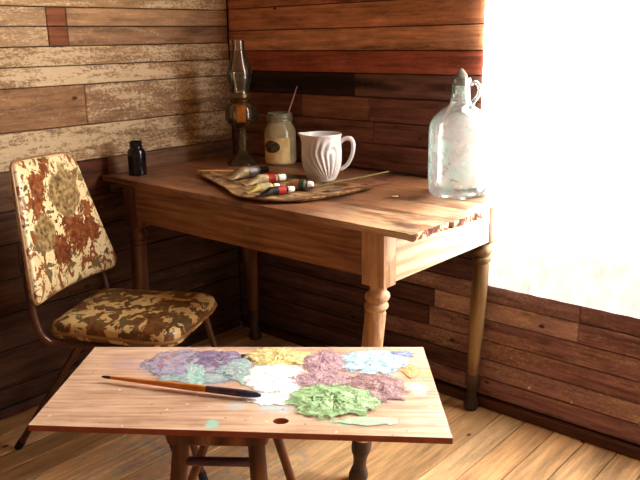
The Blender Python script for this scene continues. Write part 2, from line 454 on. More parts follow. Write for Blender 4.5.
# the white cloth hung over the back window: its own emission stands in for daylight
def cloth_mat(name, strength, amp):
    t = NT(name)
    n = t.noise(t.mapping(t.obj(), (1, 1, .7)), 22, 8, .7)
    d = t.bsdf(lin((238, 234, 226)), .85, t.bump(n, .8, .012), 0, .1, out=False)
    e = t.n('ShaderNodeEmission'); e.inputs[0].default_value = (1, .975, .94, 1)
    thin = t.mr(n, .25, .75, 1-amp, 1+amp)       # noise mottles the emitted glow
    t.set(e.inputs[1], t.math('MULTIPLY', thin, strength))
    a = t.n('ShaderNodeAddShader'); t.t.links.new(d, a.inputs[0]); t.t.links.new(e.outputs[0], a.inputs[1])
    t.t.links.new(a.outputs[0], t.out.inputs[0]); return t.m
def cloth(x0, x1, z0, z1, nx, ny, ragl=False, ragb=False):
    mb = MB(); vs, fs = [], []
    for side in (0, 1):
        for j in range(ny+1):
            for i in range(nx+1):
                u, v = i/nx, j/ny
                x, zz = x0+(x1-x0)*u, z0+(z1-z0)*v
                y = -.0065+.0022*nz(x, zz, 0, 6)+.0012*nz(x, zz, 3, 18)
                if ragl and i == 0: x += .004*nz(3, zz, 1, 30)-.003*max(0, nz(1, zz, 5, 14))
                if ragb and j == 0: zz += .002*nz(x, 1, 2, 25)
                vs.append((x, y-.0022*(1-side), zz))
    W = nx+1; o = (nx+1)*(ny+1)
    for j in range(ny):
        for i in range(nx):
            a = j*W+i; fs += [(a, a+1, a+1+W, a+W), (o+a, o+a+W, o+a+1+W, o+a+1)]
    for i in range(nx):
        fs += [(i, o+i, o+i+1, i+1), (ny*W+i, ny*W+i+1, o+ny*W+i+1, o+ny*W+i)]
    for j in range(ny):
        a, b = j*W, (j+1)*W
        fs += [(a, b, o+b, o+a), (a+nx, o+a+nx, o+b+nx, b+nx)]
    mb.add(vs, fs, True); return mb
ct = thing('window_curtain', 'plain white cloth sheet glowing with daylight, hung flat over the window behind the glass jug', 'curtain', (0, 0, 0))
cloth(1.187, 2.52, .60, 2.2, 40, 60, True).build('cloth', cloth_mat('glowing white cloth', WIN, .03), ct)
cloth(1.187, 2.52, .4445, .5995, 60, 12, True, True).build('hem', cloth_mat('dimly glowing white cloth', .72, .3), ct)  # mostly below the opening: dim daylight put into the cloth's emission

# ------------------------------------------------------------------ table
TZ = .785
m_top = NT('worn table top')
t = m_top; o = t.obj()
g = t.noise(t.mapping(o, (.06, 1, 1)), 55, 8, .66, .2); g2 = t.noise(t.mapping(o, (.3, 1, 1)), 11, 6, .65)
f = t.math('ADD', t.math('MULTIPLY', g, .6), t.math('MULTIPLY', g2, .4))
c = t.ramp(f, [(.30, lin((70, 38, 24))), (.48, lin((132, 84, 54))), (.70, lin((176, 126, 86)))])
st = t.noise(o, 5, 6, .65); c = t.mix(t.mr(st, .50, .64, 0, .75), c, lin((58, 32, 22)))
glare = t.math('MULTIPLY', t.mr(t.vmath('DOT_PRODUCT', t.warp(o, 8, .25, 4), (1, -.5, 0)), 1.22, 1.66), t.mr(t.noise(t.mapping(o, (.25, 1, 1)), 24, 7, .7), .36, .6)); c = t.mix(t.math('MULTIPLY', glare, .75), c, lin((226, 188, 142)))  # paler towards the front right end: window glare painted into the wood colour
sp = t.noise(o, 40, 5, .8); c = t.mix(t.mr(sp, .64, .7, 0, .5), c, lin((206, 180, 150)))
ck = t.noise(t.mapping(o, (.035, 1, 1)), 48, 5, .7, .1); c = t.mix(t.mr(ck, .585, .64, 0, .8), c, lin((46, 26, 18)))
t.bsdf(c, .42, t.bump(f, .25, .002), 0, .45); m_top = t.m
m_apr = wood('pine apron', (84, 48, 28), (136, 90, 56), (170, 120, 80), 0, 60, cath=.11, wscale=20, spec=.3)
m_apr_lit = wood('pine end apron', (196, 162, 124), (224, 196, 160), (236, 212, 180), 1, 50, cath=.4, wscale=9)  # paler copy of the apron pine, window brightness put into its colour
m_leg = wood('turned pine leg', (120, 78, 50), (174, 130, 92), (206, 166, 126), 2, 55, cath=.15, wear=(216, 182, 144))
m_legd = wood('dark varnished leg', (56, 30, 18), (96, 58, 36), (124, 80, 50), 2, 55)
m_legw = wood('worn olive leg', (78, 56, 34), (128, 98, 60), (158, 130, 88), 2, 55, wear=(100, 70, 44))
m_foot = wood('blackened foot', (42, 30, 26), (76, 56, 46), (106, 82, 70), 2, 50)

table = thing('wooden_table', 'long old pine table with turned legs standing in the corner by the white cloth', 'table', (0, 0, 0))
tb = MB()
def tboard(x0, x1, y00, y01, y10, y11, rag=0.0, ztop=TZ, th=.020):
    """one board: y00..y01 at x0, y10..y11 at x1; rag breaks the x1 end"""
    nx, ny = 36, 8
    vs, fs = [], []
    for lay in range(2):
        for j in range(ny+1):
            for i in range(nx+1):
                u, v = i/nx, j/ny
                u = 1-(1-u)**1.6
                x = x0+(x1-x0)*u
                ya, yb = y00+(y10-y00)*u, y01+(y11-y01)*u
                y = ya+(yb-ya)*v; z_ = ztop if lay else ztop-th
                if i in (0, nx) or j in (0, ny):
                    if lay: z_ -= .0022
                if j == 0: y += .0018*nz(x, 1, 0, 14)
                if rag and i >= nx-2:
                    q = (nz(1.3, y, lay*2.0, 38)+.6*nz(4, y, lay*5, 90))
                    if i == nx: x += rag*q-.004; z_ += (-.004+.004*q if lay else .003*q)
                    else: x += rag*.5*q*(i-nx+3)/2; z_ += .0025*nz(x, y, 9, 60)-.001
                vs.append((x, y, z_))
    W = nx+1; o_ = (nx+1)*(ny+1)
    for j in range(ny):
        for i in range(nx):
            a = j*W+i; fs += [(a, a+W, a+1+W, a+1), (o_+a, o_+a+1, o_+a+1+W, o_+a+W)]
    for i in range(nx): fs += [(i, i+1, o_+i+1, o_+i), (ny*W+i, o_+ny*W+i, o_+ny*W+i+1, ny*W+i+1)]
    for j in range(ny):
        a, b = j*W, (j+1)*W
        fs += [(a, o_+a, o_+b, b), (a+nx, b+nx, o_+b+nx, o_+a+nx)]
    tb.add(vs, fs, False)
tboard(.012, 1.389, -.659, -.500, -.676, -.508, .016)
tboard(.012, 1.399, -.498, -.348, -.506, -.364, .015)
tboard(.014, 1.352, -.346, -.018, -.362, -.018, .0)
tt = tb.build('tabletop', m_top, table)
m_spl = NT('splintered board end'); t = m_spl; o = t.obj(); n = t.noise(t.mapping(o, (1, 1, .5)), 55, 5, .7)
t.bsdf(t.ramp(n, [(.40, lin((70, 34, 20))), (.5, lin((150, 92, 58))), (.58, lin((236, 208, 172)))]), .8, t.bump(n, .8, .006), 0, .2)
tt.data.materials.append(m_spl.m)
for p_ in tt.data.polygons:
    if p_.normal.x > .35 and p_.center.x > 1.34 and p_.center.y < -.355: p_.material_index = 1
def apron(lo, hi, m): MB().box(lo, hi, .002).build('apron', m, table)
AT = TZ-.0205
apron((.193, -.649, .634), (1.202, -.627, AT), m_apr)
apron((.193, -.107, .634), (1.202, -.085, AT), m_apr)
apron((1.254, -.594, .618), (1.276, -.091, AT), m_apr_lit)
apron((.120, -.594, .634), (.142, -.151, AT), m_apr)
legp = [(.612, .031), (.606, .0255), (.597, .0245), (.591, .0265), (.586, .034), (.577, .0375), (.568, .034), (.563, .0285), (.559, .0285), (.555, .0345), (.547, .0362), (.540, .031), (.535, .028),
        (.528, .031), (.42, .032), (.30, .030), (.20, .0275), (.142, .0255), (.138, .028)]
footp = [(.138, .028), (.130, .0305), (.112, .031), (.096, .029), (.086, .024), (.068, .0205), (.048, .021), (.034, .026), (.020, .0305), (.008, .030), (.0, .025)]
def tleg(cx, cy, fx, fy, m, k=.93, zb=.612):
    ln = lambda z_: ((fx-cx)*(zb-z_)/zb if z_ < zb else 0, (fy-cy)*(zb-z_)/zb if z_ < zb else 0)
    mb = MB().box((cx-.0375, cy-.0275, .610), (cx+.0375, cy+.0275, AT), .003)
    mb.lathe([(z_, r*k) for z_, r in legp[::-1]], 28, (cx, cy, 0), ln)
    l = mb.build('leg', m, table)
    MB().lathe([(z_, r*k) for z_, r in footp[::-1]], 28, (cx, cy, 0), ln).build('foot', m_foot, l)
tleg(1.240, -.6225, 1.180, -.640, m_leg)
tleg(1.240, -.062, 1.213, -.052, m_legw, .82)
tleg(.156, -.6225, .115, -.618, m_legd)
tleg(.200, -.1225, .172, -.080, m_legd)

# ------------------------------------------------------------------ chair
CA = math.radians(28)
chair = thing('vinyl_chair', 'kitchen chair with brown and cream flowered vinyl seat and back, on brown tube legs', 'chair', (.54, -.915, 0), CA)
def floral(name, rust, olive, dark, seat=False):
    t = NT(name); o = t.obj()
    w = t.warp(o, 22, .045, 4)
    base = t.mix(t.noise(o, 14, 4), lin((238, 220, 172)), lin((214, 186, 128)))
    if not seat:
        fo = t.discs(w, olive, .012); fd = t.discs(w, dark, .007)
        # rust blossoms: ragged clusters of petals and leaves
        rg = t.math('ADD', t.discs(w, rust, .045), t.math('MULTIPLY', t.math('SUBTRACT', t.noise(t.warp(o, 60, .02), 52, 4, .65, .8), .5), 2.6))
        fr = t.mr(rg, .22, .30)
        pet = t.voro(t.warp(o, 40, .03), 62); pet2 = t.noise(o, 85, 5, .65)
        lv = t.mr(t.noise(t.mapping(o, (1, 1, .7), rot=(0.6, 0, 0)), 30, 3, .55, .8), .555, .58)
        lv2 = t.mr(t.noise(t.mapping(o, (1, .7, 1), loc=(3, 2, 1)), 28, 3, .55, .7), .60, .62)
        c = t.mix(lv, base, lin((140, 78, 38))); c = t.mix(lv2, c, lin((112, 96, 60)))
        rc = t.ramp(t.noise(o, 60, 5, .7), [(.35, lin((84, 40, 22))), (.5, lin((122, 64, 32))), (.66, lin((160, 100, 54)))])
        c = t.mix(fr, c, rc)
        oc = t.ramp(t.math('ADD', t.math('MULTIPLY', pet, .55), t.math('MULTIPLY', pet2, .6)), [(.34, lin((58, 52, 38))), (.44, lin((112, 98, 64))), (.53, lin((146, 96, 50))), (.60, lin((128, 112, 76))), (.72, lin((168, 140, 88)))])
        c = t.mix(fo, c, oc)
        c = t.mix(fd, c, lin((72, 56, 40)))
    else:
        q = t.noise(t.mapping(w, (1, .75, 1), rot=(0, 0, .5)), 22, 4, .55, .9)
        q2 = t.noise(t.mapping(w, (1, .8, 1), loc=(2, 5, 1)), 23, 4, .55, .9)
        base = t.mix(t.noise(o, 14, 4), lin((226, 196, 134)), lin((196, 158, 92)))
        rc = t.ramp(t.noise(o, 48, 4), [(.35, lin((88, 50, 22))), (.65, lin((134, 84, 42)))])
        c = t.mix(t.mr(q, .475, .50), base, rc)
        c = t.mix(t.mr(q2, .56, .58), c, lin((96, 78, 44)))
    n = t.noise(o, 260, 3)
    t.bsdf(c, .34, t.bump(n, .12, .001), 0, .5)
    return t.m
m_back = floral('flowered vinyl', 
    [((-.24, *p[:2]), p[2]) for p in ((-.085, .850, .06), (-.11, .795, .05), (-.04, .645, .075), (.06, .675, .08), (.13, .67, .075), (.10, .605, .06), (-.19, .585, .05), (-.05, .585, .05), (-.175, .655, .04), (-.015, .905, .045), (.165, .60, .05), (.02, .725, .055), (.12, .75, .04))],
    [((-.24, *p[:2]), p[2]) for p in ((.045, .805, .080), (-.105, .715, .068), (.06, .885, .026), (.14, .845, .022), (-.07, .66, .03))],
    [((-.24, *p[:2]), p[2]) for p in ((-.125, .625, .018), (-.085, .575, .014), (-.175, .60, .02), (-.14, .86, .014), (-.165, .68, .016), (.05, .915, .015), (.11, .70, .012))])
m_seat = floral('flowered vinyl seat', None, None, None, True)
m_tube = simple('brown enamel tube', (84, 52, 36), .32, .35, .2, spec=.5)
m_cap = simple('black rubber cap', (26, 22, 20), .7)
m_pip = simple('tan vinyl piping', (150, 108, 66), .35, var=.1)

def rounded_poly(corners, rad, k=7):
    out = []
    n = len(corners)
    for i in range(n):
        p, a, b = Vector(corners[i]), Vector(corners[i-1]), Vector(corners[(i+1) % n])
        r = rad[i] if isinstance(rad, (list, tuple)) else rad
        da, db = (a-p).normalized(), (b-p).normalized()
        ang = da.angle(db); d = r/math.tan(ang/2)
        s0, s1 = p+da*d, p+db*d
        for q in range(k+1):
            t_ = q/k
            out.append(((1-t_)**2)*s0+2*t_*(1-t_)*p+t_*t_*s1)
    res = []
    for i in range(len(out)):      # denser edges
        a, b = out[i], out[(i+1) % len(out)]
        m_ = max(1, int((b-a).length/.03))
        for q in range(m_): res.append(a+(b-a)*q/m_)
    return res
def cushion(mb, outline, prof, place):
    """rings of the outline shrunk towards its middle; prof = [(inset m, height)], place(a, b, h) -> point"""
    c = sum(outline, Vector((0, 0)))/len(outline); n = len(outline); vs, fs = [], []
    for ins, h in prof:
        for p in outline:
            d = p-c; L = d.length
            q = c+d*max(0.0, (L-ins)/L) if ins < .9 else c+d*(1-ins+.9-.9)
            vs.append(place(q.x, q.y, h))
    for i in range(len(prof)-1):
        for k in range(n): fs.append((i*n+k, i*n+(k+1) % n, (i+1)*n+(k+1) % n, (i+1)*n+k))
    fs.append(tuple(range(n-1, -1, -1))); fs.append(tuple((len(prof)-1)*n+k for k in range(n)))
    mb.add(vs, fs, True)
# backrest: a padded trapezoid, leaning back, gently hollow
bo = rounded_poly([(-.236, .542), (.236, .522), (.150, .918), (-.150, .932)], [.03, .035, .05, .03])
def pback(a, b, h):
    return (-.202-(b-.55)*.16+a*a*.55-.012+h, a, b)
mb = MB(); cushion(mb, bo, [(.03, -.016), (.008, -.016), (.001, -.010), (0, -.002), (.002, .006), (.008, .011), (.025, .015), (.06, .019), (.11, .021)], pback)
bk = mb.build('backrest', m_back, chair)
mb = MB(); mb.tube([pback(p.x, p.y, -.004) for p in bo]+[pback(bo[0].x, bo[0].y, -.004)], .0045, 8, 0); mb.build('piping', m_pip, bk)
so = rounded_poly([(-.205, -.165), (.20, -.185), (.205, .185), (-.215, .165)], [.05, .07, .07, .05])
mb = MB(); cushion(mb, so, [(.03, .418), (.008, .418), (.001, .424), (0, .436), (.001, .452), (.006, .462), (.02, .469), (.05, .474), (.10, .477)], lambda a, b, h: (a, b, h))
st_ = mb.build('seat', m_seat, chair)
mb = MB(); mb.tube([(p.x*1.004, p.y*1.004, .437) for p in so]+[(so[0].x*1.004, so[0].y*1.004, .437)], .0045, 8, 0); mb.build('piping', m_pip, st_)
for s_ in (-1, 1):
    MB().tube([(-.255, s_*.125, .80), (-.243, s_*.17, .66), (-.226, s_*.195, .56), (-.215, s_*.198, .48), (-.195, s_*.19, .425), (-.15, s_*.175, .408), (.02, s_*.165, .406), (.16, s_*.15, .406)], .0105, 12, 5).build('back_tube', m_tube, chair)
    for a, b in (((-.10, s_*.172, .405), (-.395, s_*.105, .012)), ((.155, s_*.150, .405), (.255, s_*.165, .012))):
        l = MB().tube([a, ((a[0]+b[0])/2, (a[1]+b[1])/2, (a[2]+b[2])/2), b], .0105, 12, 2).build('leg', m_tube, chair)
        d = (Vector(b)-Vector(a)).normalized()
        MB().tube([Vector(b)-d*.025, Vector(b)+d*.012], .0125, 12, 0).build('foot_cap', m_cap, l)
MB().tube([(.155, -.15, .404), (.155, 0, .404), (.155, .15, .404)], .009, 10, 0).build('cross_tube', m_tube, chair)
MB().tube([(-.10, -.172, .404), (-.10, 0, .404), (-.10, .172, .404)], .009, 10, 0).build('cross_tube', m_tube, chair)

# ------------------------------------------------------------------ palette board on stool and stand
PZ = .57
pal = thing('palette_board', 'plywood palette board crusted with coloured oil paint, resting on a low stool', 'palette', (1.345, -1.203, PZ-.012))
OB = Vector((1.345, -1.203, PZ-.012))
t = NT('palette plywood'); o = t.obj()
g = t.noise(t.mapping(t.mapping(o, rot=(0, 0, -.679)), (.07, 1, 1)), 75, 7, .68); g2 = t.noise(o, 9, 5)
c = t.ramp(t.math('ADD', t.math('MULTIPLY', g, .7), t.math('MULTIPLY', g2, .3)), [(.36, lin((164, 124, 96))), (.50, lin((206, 166, 134))), (.64, lin((232, 200, 170)))])
w = t.warp(o, 13, .06, 5)
def pm(x, y): return (x-1.345, y+1.203, .012)
wn = t.noise(o, 34, 6, .75)
for items, col, amt, soft in (
    ([(pm(1.19, -1.235), .10), (pm(1.12, -1.27), .06), (pm(1.245, -1.21), .085)], (150, 145, 176), .95, .06),
    ([(pm(1.23, -1.26), .07), (pm(1.275, -1.205), .05)], (150, 194, 178), .8, .05),
    ([(pm(1.06, -1.30), .05), (pm(1.14, -1.19), .07)], (176, 150, 168), .6, .05),
    ([(pm(1.455, -1.23), .05), (pm(1.42, -1.21), .055), (pm(1.395, -1.285), .03)], (196, 214, 214), .85, .035),
    ([(pm(1.414, -1.363), .02), (pm(1.405, -1.35), .018)], (158, 206, 186), .95, .012),
    ([(pm(1.60, -1.20), .022), (pm(1.625, -1.17), .024), (pm(1.65, -1.145), .02), (pm(1.575, -1.215), .02)], (168, 196, 158), .9, .02),
    ([(pm(1.615, -.995), .028), (pm(1.63, -1.02), .022)], (206, 200, 192), .9, .02),
    ([(pm(1.56, -.945), .026), (pm(1.60, -.94), .02)], (226, 172, 86), .85, .02),
    ([(pm(1.60, -1.08), .05), (pm(1.50, -1.03), .09)], (186, 150, 150), .5, .05)):
    c = t.mix(t.math('MULTIPLY', t.discs(w, items, soft), t.mr(wn, .34, .52, amt*.45, amt)), c, lin(col))
sp = t.voro(t.warp(o, 30, .02), 26); c = t.mix(t.mr(sp, .10, .06, 0, .8), c, lin((236, 226, 206)))
sp2 = t.voro(t.mapping(o, (1, 1, 1), loc=(.7, .3, 0)), 31); c = t.mix(t.mr(sp2, .09, .06, 0, .7), c, lin((128, 84, 62)))
t.bsdf(c, .38, t.bump(g, .12, .001), 0, .45); m_pal = t.m
m_edge = simple('red brown board edge', (150, 74, 48), .5, var=.2)
PC = [Vector((.927, -1.296)), Vector((1.515, -.822)), Vector((1.777, -1.124)), Vector((1.150, -1.580))]   # back-left, back-right, front-right, front-left
bm = bmesh.new()
hole = [Vector((1.5015, -1.2725))+Vector((.0150*math.cos(a)*.79+.0115*math.sin(a)*-.61, .0150*math.cos(a)*.61+.0115*math.sin(a)*.79)) for a in [2*math.pi*k/20 for k in range(20)]]
def vtx(p, z_): return bm.verts.new((p.x-OB.x, p.y-OB.y, z_))
for zt in (.012, .0):
    ov = [vtx(p, zt) for p in PC]; hv = [vtx(p, zt) for p in hole]
    es = [bm.edges.new((ov[i], ov[(i+1) % 4])) for i in range(4)]+[bm.edges.new((hv[i], hv[(i+1) % 20])) for i in range(20)]
    bmesh.ops.triangle_fill(bm, use_beauty=True, edges=es)
bm.verts.ensure_lookup_table()
side = []
for off, n in ((0, 4), (4, 20)):
    for i in range(n):
        a, b = off+i, off+(i+1) % n
        f_ = bm.faces.new((bm.verts[a], bm.verts[b], bm.verts[24+b], bm.verts[24+a])); side.append(f_)
mb = MB(); mb.bm(bm)
panel = mb.build('panel', m_pal, pal)
panel.data.materials.append(m_edge)
for p_ in panel.data.polygons:
    if abs(p_.normal.z) < .5: p_.material_index = 1
# thick paint
def paint_mat(name, cols, rough=.45):
    t = NT(name); o = t.obj(); n = t.noise(t.warp(o, 60, .02), 60, 7, .72)
    k = len(cols); hb = t.noise(t.warp(o, 90, .012), 150, 6, .75)
    sh = t.bsdf(t.ramp(n, [(.36+.28*i/max(1, k-1), lin(cc)) for i, cc in enumerate(cols)]), rough, t.bump(hb, .6, .005), 0, .5, out=False)
    tr = t.n('ShaderNodeBsdfTransparent'); mx = t.n('ShaderNodeMixShader')
    rad = t.attr('spread', 'Fac')      # 0 at the middle of the daub, 1 at its scraped-out rim
    e = t.math('ADD', rad, t.math('MULTIPLY', t.math('SUBTRACT', t.noise(t.warp(o, 40, .02), 48, 7, .75), .5), 1.3))
    t.set(mx.inputs[0], t.mr(e, .80, .70))
    t.t.links.new(tr.outputs[0], mx.inputs[1]); t.t.links.new(sh, mx.inputs[2]); t.t.links.new(mx.outputs[0], t.out.inputs[0])
    return t.m
def daub(cx, cy, ax, ay, bx, by, h, m, seed, label=None, grow=1.32):
    """a lumpy daub of paint: ellipse with half axes a and b on the board"""
    R_, K = 26, 90; vs, fs, rad = [], [], []
    ax, ay, bx, by = ax*grow, ay*grow, bx*grow, by*grow
    for r in range(R_+1):
        for k in range(K):
            an = 2*math.pi*k/K; q = r/R_
            edge = 1+.18*nz(math.cos(an)*1.6, math.sin(an)*1.6, seed)+.10*nz(math.cos(an)*5, math.sin(an)*5, seed+4)
            u, v = q*edge*math.cos(an), q*edge*math.sin(an)
            x, y = cx+ax*u+bx*v, cy+ay*u+by*v
            prof = max(0, 1-q**2.2)
            z_ = h*prof*(.55+.5*nz(x, y, seed, 50)+.5*abs(nz(x, y, seed+2, 130))+.35*nz(x, y, seed+5, 240))
            z_ = max(.0, z_)+.0003+.00003*seed
            vs.append((x-OB.x, y-OB.y, .0122+z_)); rad.append(q)
    for r in range(R_):
        for k in range(K):
            fs.append((r*K+k, r*K+(k+1) % K, (r+1)*K+(k+1) % K, (r+1)*K+k))
    mb = MB(); mb.add(vs, fs, True); o_ = mb.build('paint_daub', m, pal)
    a = o_.data.attributes.new('spread', 'FLOAT', 'POINT'); a.data.foreach_set('value', rad)
    if label: o_['label'] = label
m_pg = paint_mat('leaf green paint', [(104, 144, 88), (150, 188, 122), (186, 210, 154)])
m_pm = paint_mat('mauve paint', [(112, 76, 78), (150, 106, 104), (176, 138, 132)])
m_pl = paint_mat('lilac pink paint', [(138, 98, 108), (176, 138, 144), (206, 172, 170)])
m_pb = paint_mat('pale blue paint', [(128, 156, 182), (172, 204, 218), (206, 226, 226)])
m_pd = paint_mat('slate blue paint', [(84, 94, 136), (120, 132, 168), (172, 186, 204)])
m_po = paint_mat('ochre paint', [(190, 132, 66), (226, 178, 92)])
m_py = paint_mat('straw yellow paint', [(198, 168, 96), (228, 206, 134), (240, 226, 170)])
m_pw = paint_mat('white paint', [(238, 230, 222), (250, 246, 240), (253, 250, 246)])
m_pp = paint_mat('violet paint', [(92, 76, 112), (134, 112, 140), (164, 146, 166)])
m_pv = paint_mat('lavender paint', [(118, 112, 150), (156, 150, 180), (186, 170, 178), (150, 176, 178)])
m_tq = paint_mat('turquoise paint', [(120, 170, 160), (164, 204, 190), (206, 220, 210)])
m_pn = paint_mat('mint paint', [(160, 190, 150), (186, 210, 172)])
m_pt = paint_mat('grey teal paint', [(136, 144, 160), (158, 180, 174), (190, 198, 196)])
daub(1.165, -1.215, .075, .060, -.050, .046, .0012, m_pv, 11, 'thin lavender smear of paint')
daub(1.215, -1.235, .016, .013, -.060, .048, .0013, m_tq, 15, 'thin turquoise streak of paint')
daub(1.125, -1.235, .034, .028, -.030, .026, .0009, m_pl, 16, 'thin lilac smear of paint')
daub(1.285, -1.165, .014, .011, -.050, .046, .0016, m_tq, 17, 'turquoise streak between the violet and white paint')
daub(1.235, -1.255, .060, .048, -.020, .016, .0010, m_pt, 12, 'thin grey teal smear of paint')
daub(1.43, -1.215, .05, .04, -.02, .02, .0010, m_pw, 13, 'thin white smear of paint')
daub(1.625, -1.172, .046, .037, -.010, .012, .0010, m_pn, 14, 'thin mint green smear of paint')
daub(1.20, -1.165, .052, .042, -.034, .030, .003, m_pp, 1, 'violet daub of paint')
daub(1.262, -1.165, .030, .024, -.040, .042, .002, m_pt, 21, 'grey teal daub of paint')
daub(1.299, -1.072, .052, .042, -.033, .034, .005, m_py, 2, 'straw yellow daub of paint')
daub(1.364, -1.150, .052, .042, -.052, .053, .0035, m_pw, 3, 'white daub of paint')
daub(1.404, -1.035, .034, .028, -.050, .058, .004, m_pl, 4, 'lilac pink daub of paint')
daub(1.476, -.958, .060, .048, -.036, .048, .004, m_pb, 5, 'pale blue daub of paint')
daub(1.500, -.890, .024, .019, -.012, .016, .003, m_pd, 6, 'slate blue daub of paint')
daub(1.444, -1.098, .050, .041, -.022, .026, .005, m_pl, 7, 'pink daub of paint between the white and green')
daub(1.557, -1.058, .050, .040, -.036, .046, .005, m_pm, 8, 'mauve daub of paint')
daub(1.526, -1.155, .062, .051, -.045, .053, .0085, m_pg, 9, 'thick leaf green mound of paint')
daub(1.567, -.945, .013, .010, -.020, .028, .002, m_po, 10, 'ochre daub of paint')

# paintbrush lying on the palette
def along(p, q, t_): return Vector(p)+(Vector(q)-Vector(p))*t_
m_hand = simple('orange varnished handle', (214, 128, 52), .28, var=.18, scale=25)
m_tip = simple('black dipped tip', (28, 26, 34), .35)
m_fer = simple('stained ferrule', (92, 66, 74), .4, .5, .3)
m_hair = simple('slate coated bristles', (48, 46, 70), .6, var=.35, bump=.5, scale=120)
br = thing('paintbrush', 'long orange handled paintbrush with slate blue bristles lying across the palette board', 'paintbrush', (1.096, -1.387, PZ))
A = Vector((0, 0, .0100)); B_ = Vector((1.414-1.096, -1.237+1.387, .0100))
MB().tube([along(A, B_, q) for q in (.055, .2, .45, .6, .68)], [.0032, .0042, .0062, .0072, .0066], 12, 3).build('handle', m_hand, br)
MB().tube([along(A, B_, q) for q in (0, .02, .058)], [.0015, .003, .0034], 10, 0).build('handle_tip', m_tip, br)
MB().tube([along(A, B_, q) for q in (.67, .78, .86)], [.0067, .0072, .0074], 12, 0).build('ferrule', m_fer, br)
MB().tube([along(A, B_, q) for q in (.855, .9, .95, .985, 1.0)], [.0072, .0073, .0066, .0045, .0018], 12, 2).build('bristles', m_hair, br)

# stool under the board
m_st = wood('stool wood', (62, 34, 20), (104, 62, 36), (136, 88, 54), 2, 50, wear=(150, 120, 96))
m_str = wood('violet stained rail', (52, 34, 44), (80, 54, 66), (100, 72, 82), 0, 50)
stool = thing('wooden_stool', 'small splayed brown wooden stool propping up the palette board', 'stool', (1.285, -1.255, 0))
ang = math.atan2(.158*.63, .158*.78)
ux, uy = Vector((.788, .615, 0)), Vector((-.615, .788, 0))
def sp_(a, b, z_): return Vector((0, 0, z_))+ux*a+uy*b
mb = MB(); bm = bmesh.new()
so2 = rounded_poly([(-.055, -.145), (.130, -.145), (.165, .06), (-.150, .06)], .015)
cushion(mb, so2, [(.02, .514), (.003, .514), (0, .517), (0, .552), (.004, .5565), (.03, .557)], lambda a, b, h: sp_(a, b, h))
mb.build('seat', m_st, stool)
for a, b, ta, tb_, r0, r1 in ((-.034, -.128, -.095, -.150, .0165, .0150), (.110, -.130, .130, -.150, .0165, .0150), (.013, -.018, -.190, .03, .0095, .009), (.122, -.020, .250, .02, .0095, .009)):
    MB().tube([sp_(a, b, .515), sp_((a+ta)/2, (b+tb_)/2, .2575), sp_(ta, tb_, .0)], [r0, r0, r1], 14, 2).build('leg', m_st, stool)
MB().tube([sp_(-.125, .040, .514), sp_(-.058, .040, .25), sp_(.012, .040, .0)], [.009, .009, .009], 14, 2).build('brace', m_str, stool)
MB().tube([sp_(-.038, -.131, .474), sp_(.04, -.131, .474), sp_(.114, -.131, .474)], .0090, 12, 0).build('stretcher', m_str, stool)

# ------------------------------------------------------------------ glass
def thin_glass(name, tint, dust, dustc, rough=.04, gl=1.0, film_top=None):
    """thin old glass: see-through, glossy, filmed with dust"""
    t = NT(name); o = t.obj()
    tr = t.n('ShaderNodeBsdfTransparent'); t.set(tr.inputs[0], lin(tint))
    gs = t.n('ShaderNodeBsdfGlossy'); gs.inputs['Roughness'].default_value = rough
    df = t.n('ShaderNodeBsdfDiffuse'); dcol = lin(dustc)
    if film_top: dcol = t.mix(t.mr(t.noise(t.mapping(o, (1, 1, .5)), 22, 5, .6), .4, .6), lin((226, 210, 206)), lin((206, 224, 216)))
    t.set(df.inputs[0], dcol)
    tl = t.n('ShaderNodeBsdfTranslucent'); t.set(tl.inputs[0], dcol)
    ml = t.n('ShaderNodeMixShader'); ml.inputs[0].default_value = .5
    t.t.links.new(df.outputs[0], ml.inputs[1]); t.t.links.new(tl.outputs[0], ml.inputs[2])
    a = t.n('ShaderNodeMixShader')
    df_ = t.mr(t.noise(o, 26, 6, .6), .3, .7, dust*.85, min(1, dust*1.15))
    if film_top:      # dried film up to the filling line only
        sx = t.n('ShaderNodeSeparateXYZ'); t.set(sx.inputs[0], o)
        df_ = t.math('MULTIPLY', df_, t.mr(sx.outputs[2], film_top[0], film_top[1], 1, film_top[2]))
    t.set(a.inputs[0], df_)
    t.t.links.new(tr.outputs[0], a.inputs[1]); t.t.links.new(ml.outputs[0], a.inputs[2])
    fr = t.n('ShaderNodeFresnel'); fr.inputs[0].default_value = 1.5
    b = t.n('ShaderNodeMixShader'); t.set(b.inputs[0], t.math('MULTIPLY', fr.outputs[0], gl))
    t.t.links.new(a.outputs[0], b.inputs[1]); t.t.links.new(gs.outputs[0], b.inputs[2])
    t.t.links.new(b.outputs[0], t.out.inputs[0]); return t.m
m_jug = thin_glass('dusty clear jug glass', (246, 250, 244), .33, (196, 196, 186), .07, 1.2, (.20, .27, .45))
m_jar = thin_glass('dusty jar glass', (244, 240, 220), .80, (244, 228, 178))
m_chim = thin_glass('lamp chimney glass', (246, 240, 228), .05, (200, 190, 165), .05, 1.6)
m_font = thin_glass('amber tinted lamp glass', (236, 216, 172), .10, (170, 150, 100), .06, 1.3)
m_blk = NT('black bottle glass'); m_blk.bsdf(m_blk.ramp(m_blk.noise(m_blk.obj(), 20), [(.3, lin((10, 8, 12))), (.7, lin((24, 18, 22)))]), .12, None, 0, .5); m_blk = m_blk.m
m_cork = simple('grey weathered cork', (108, 98, 84), .9, var=.4, bump=.8, scale=90)

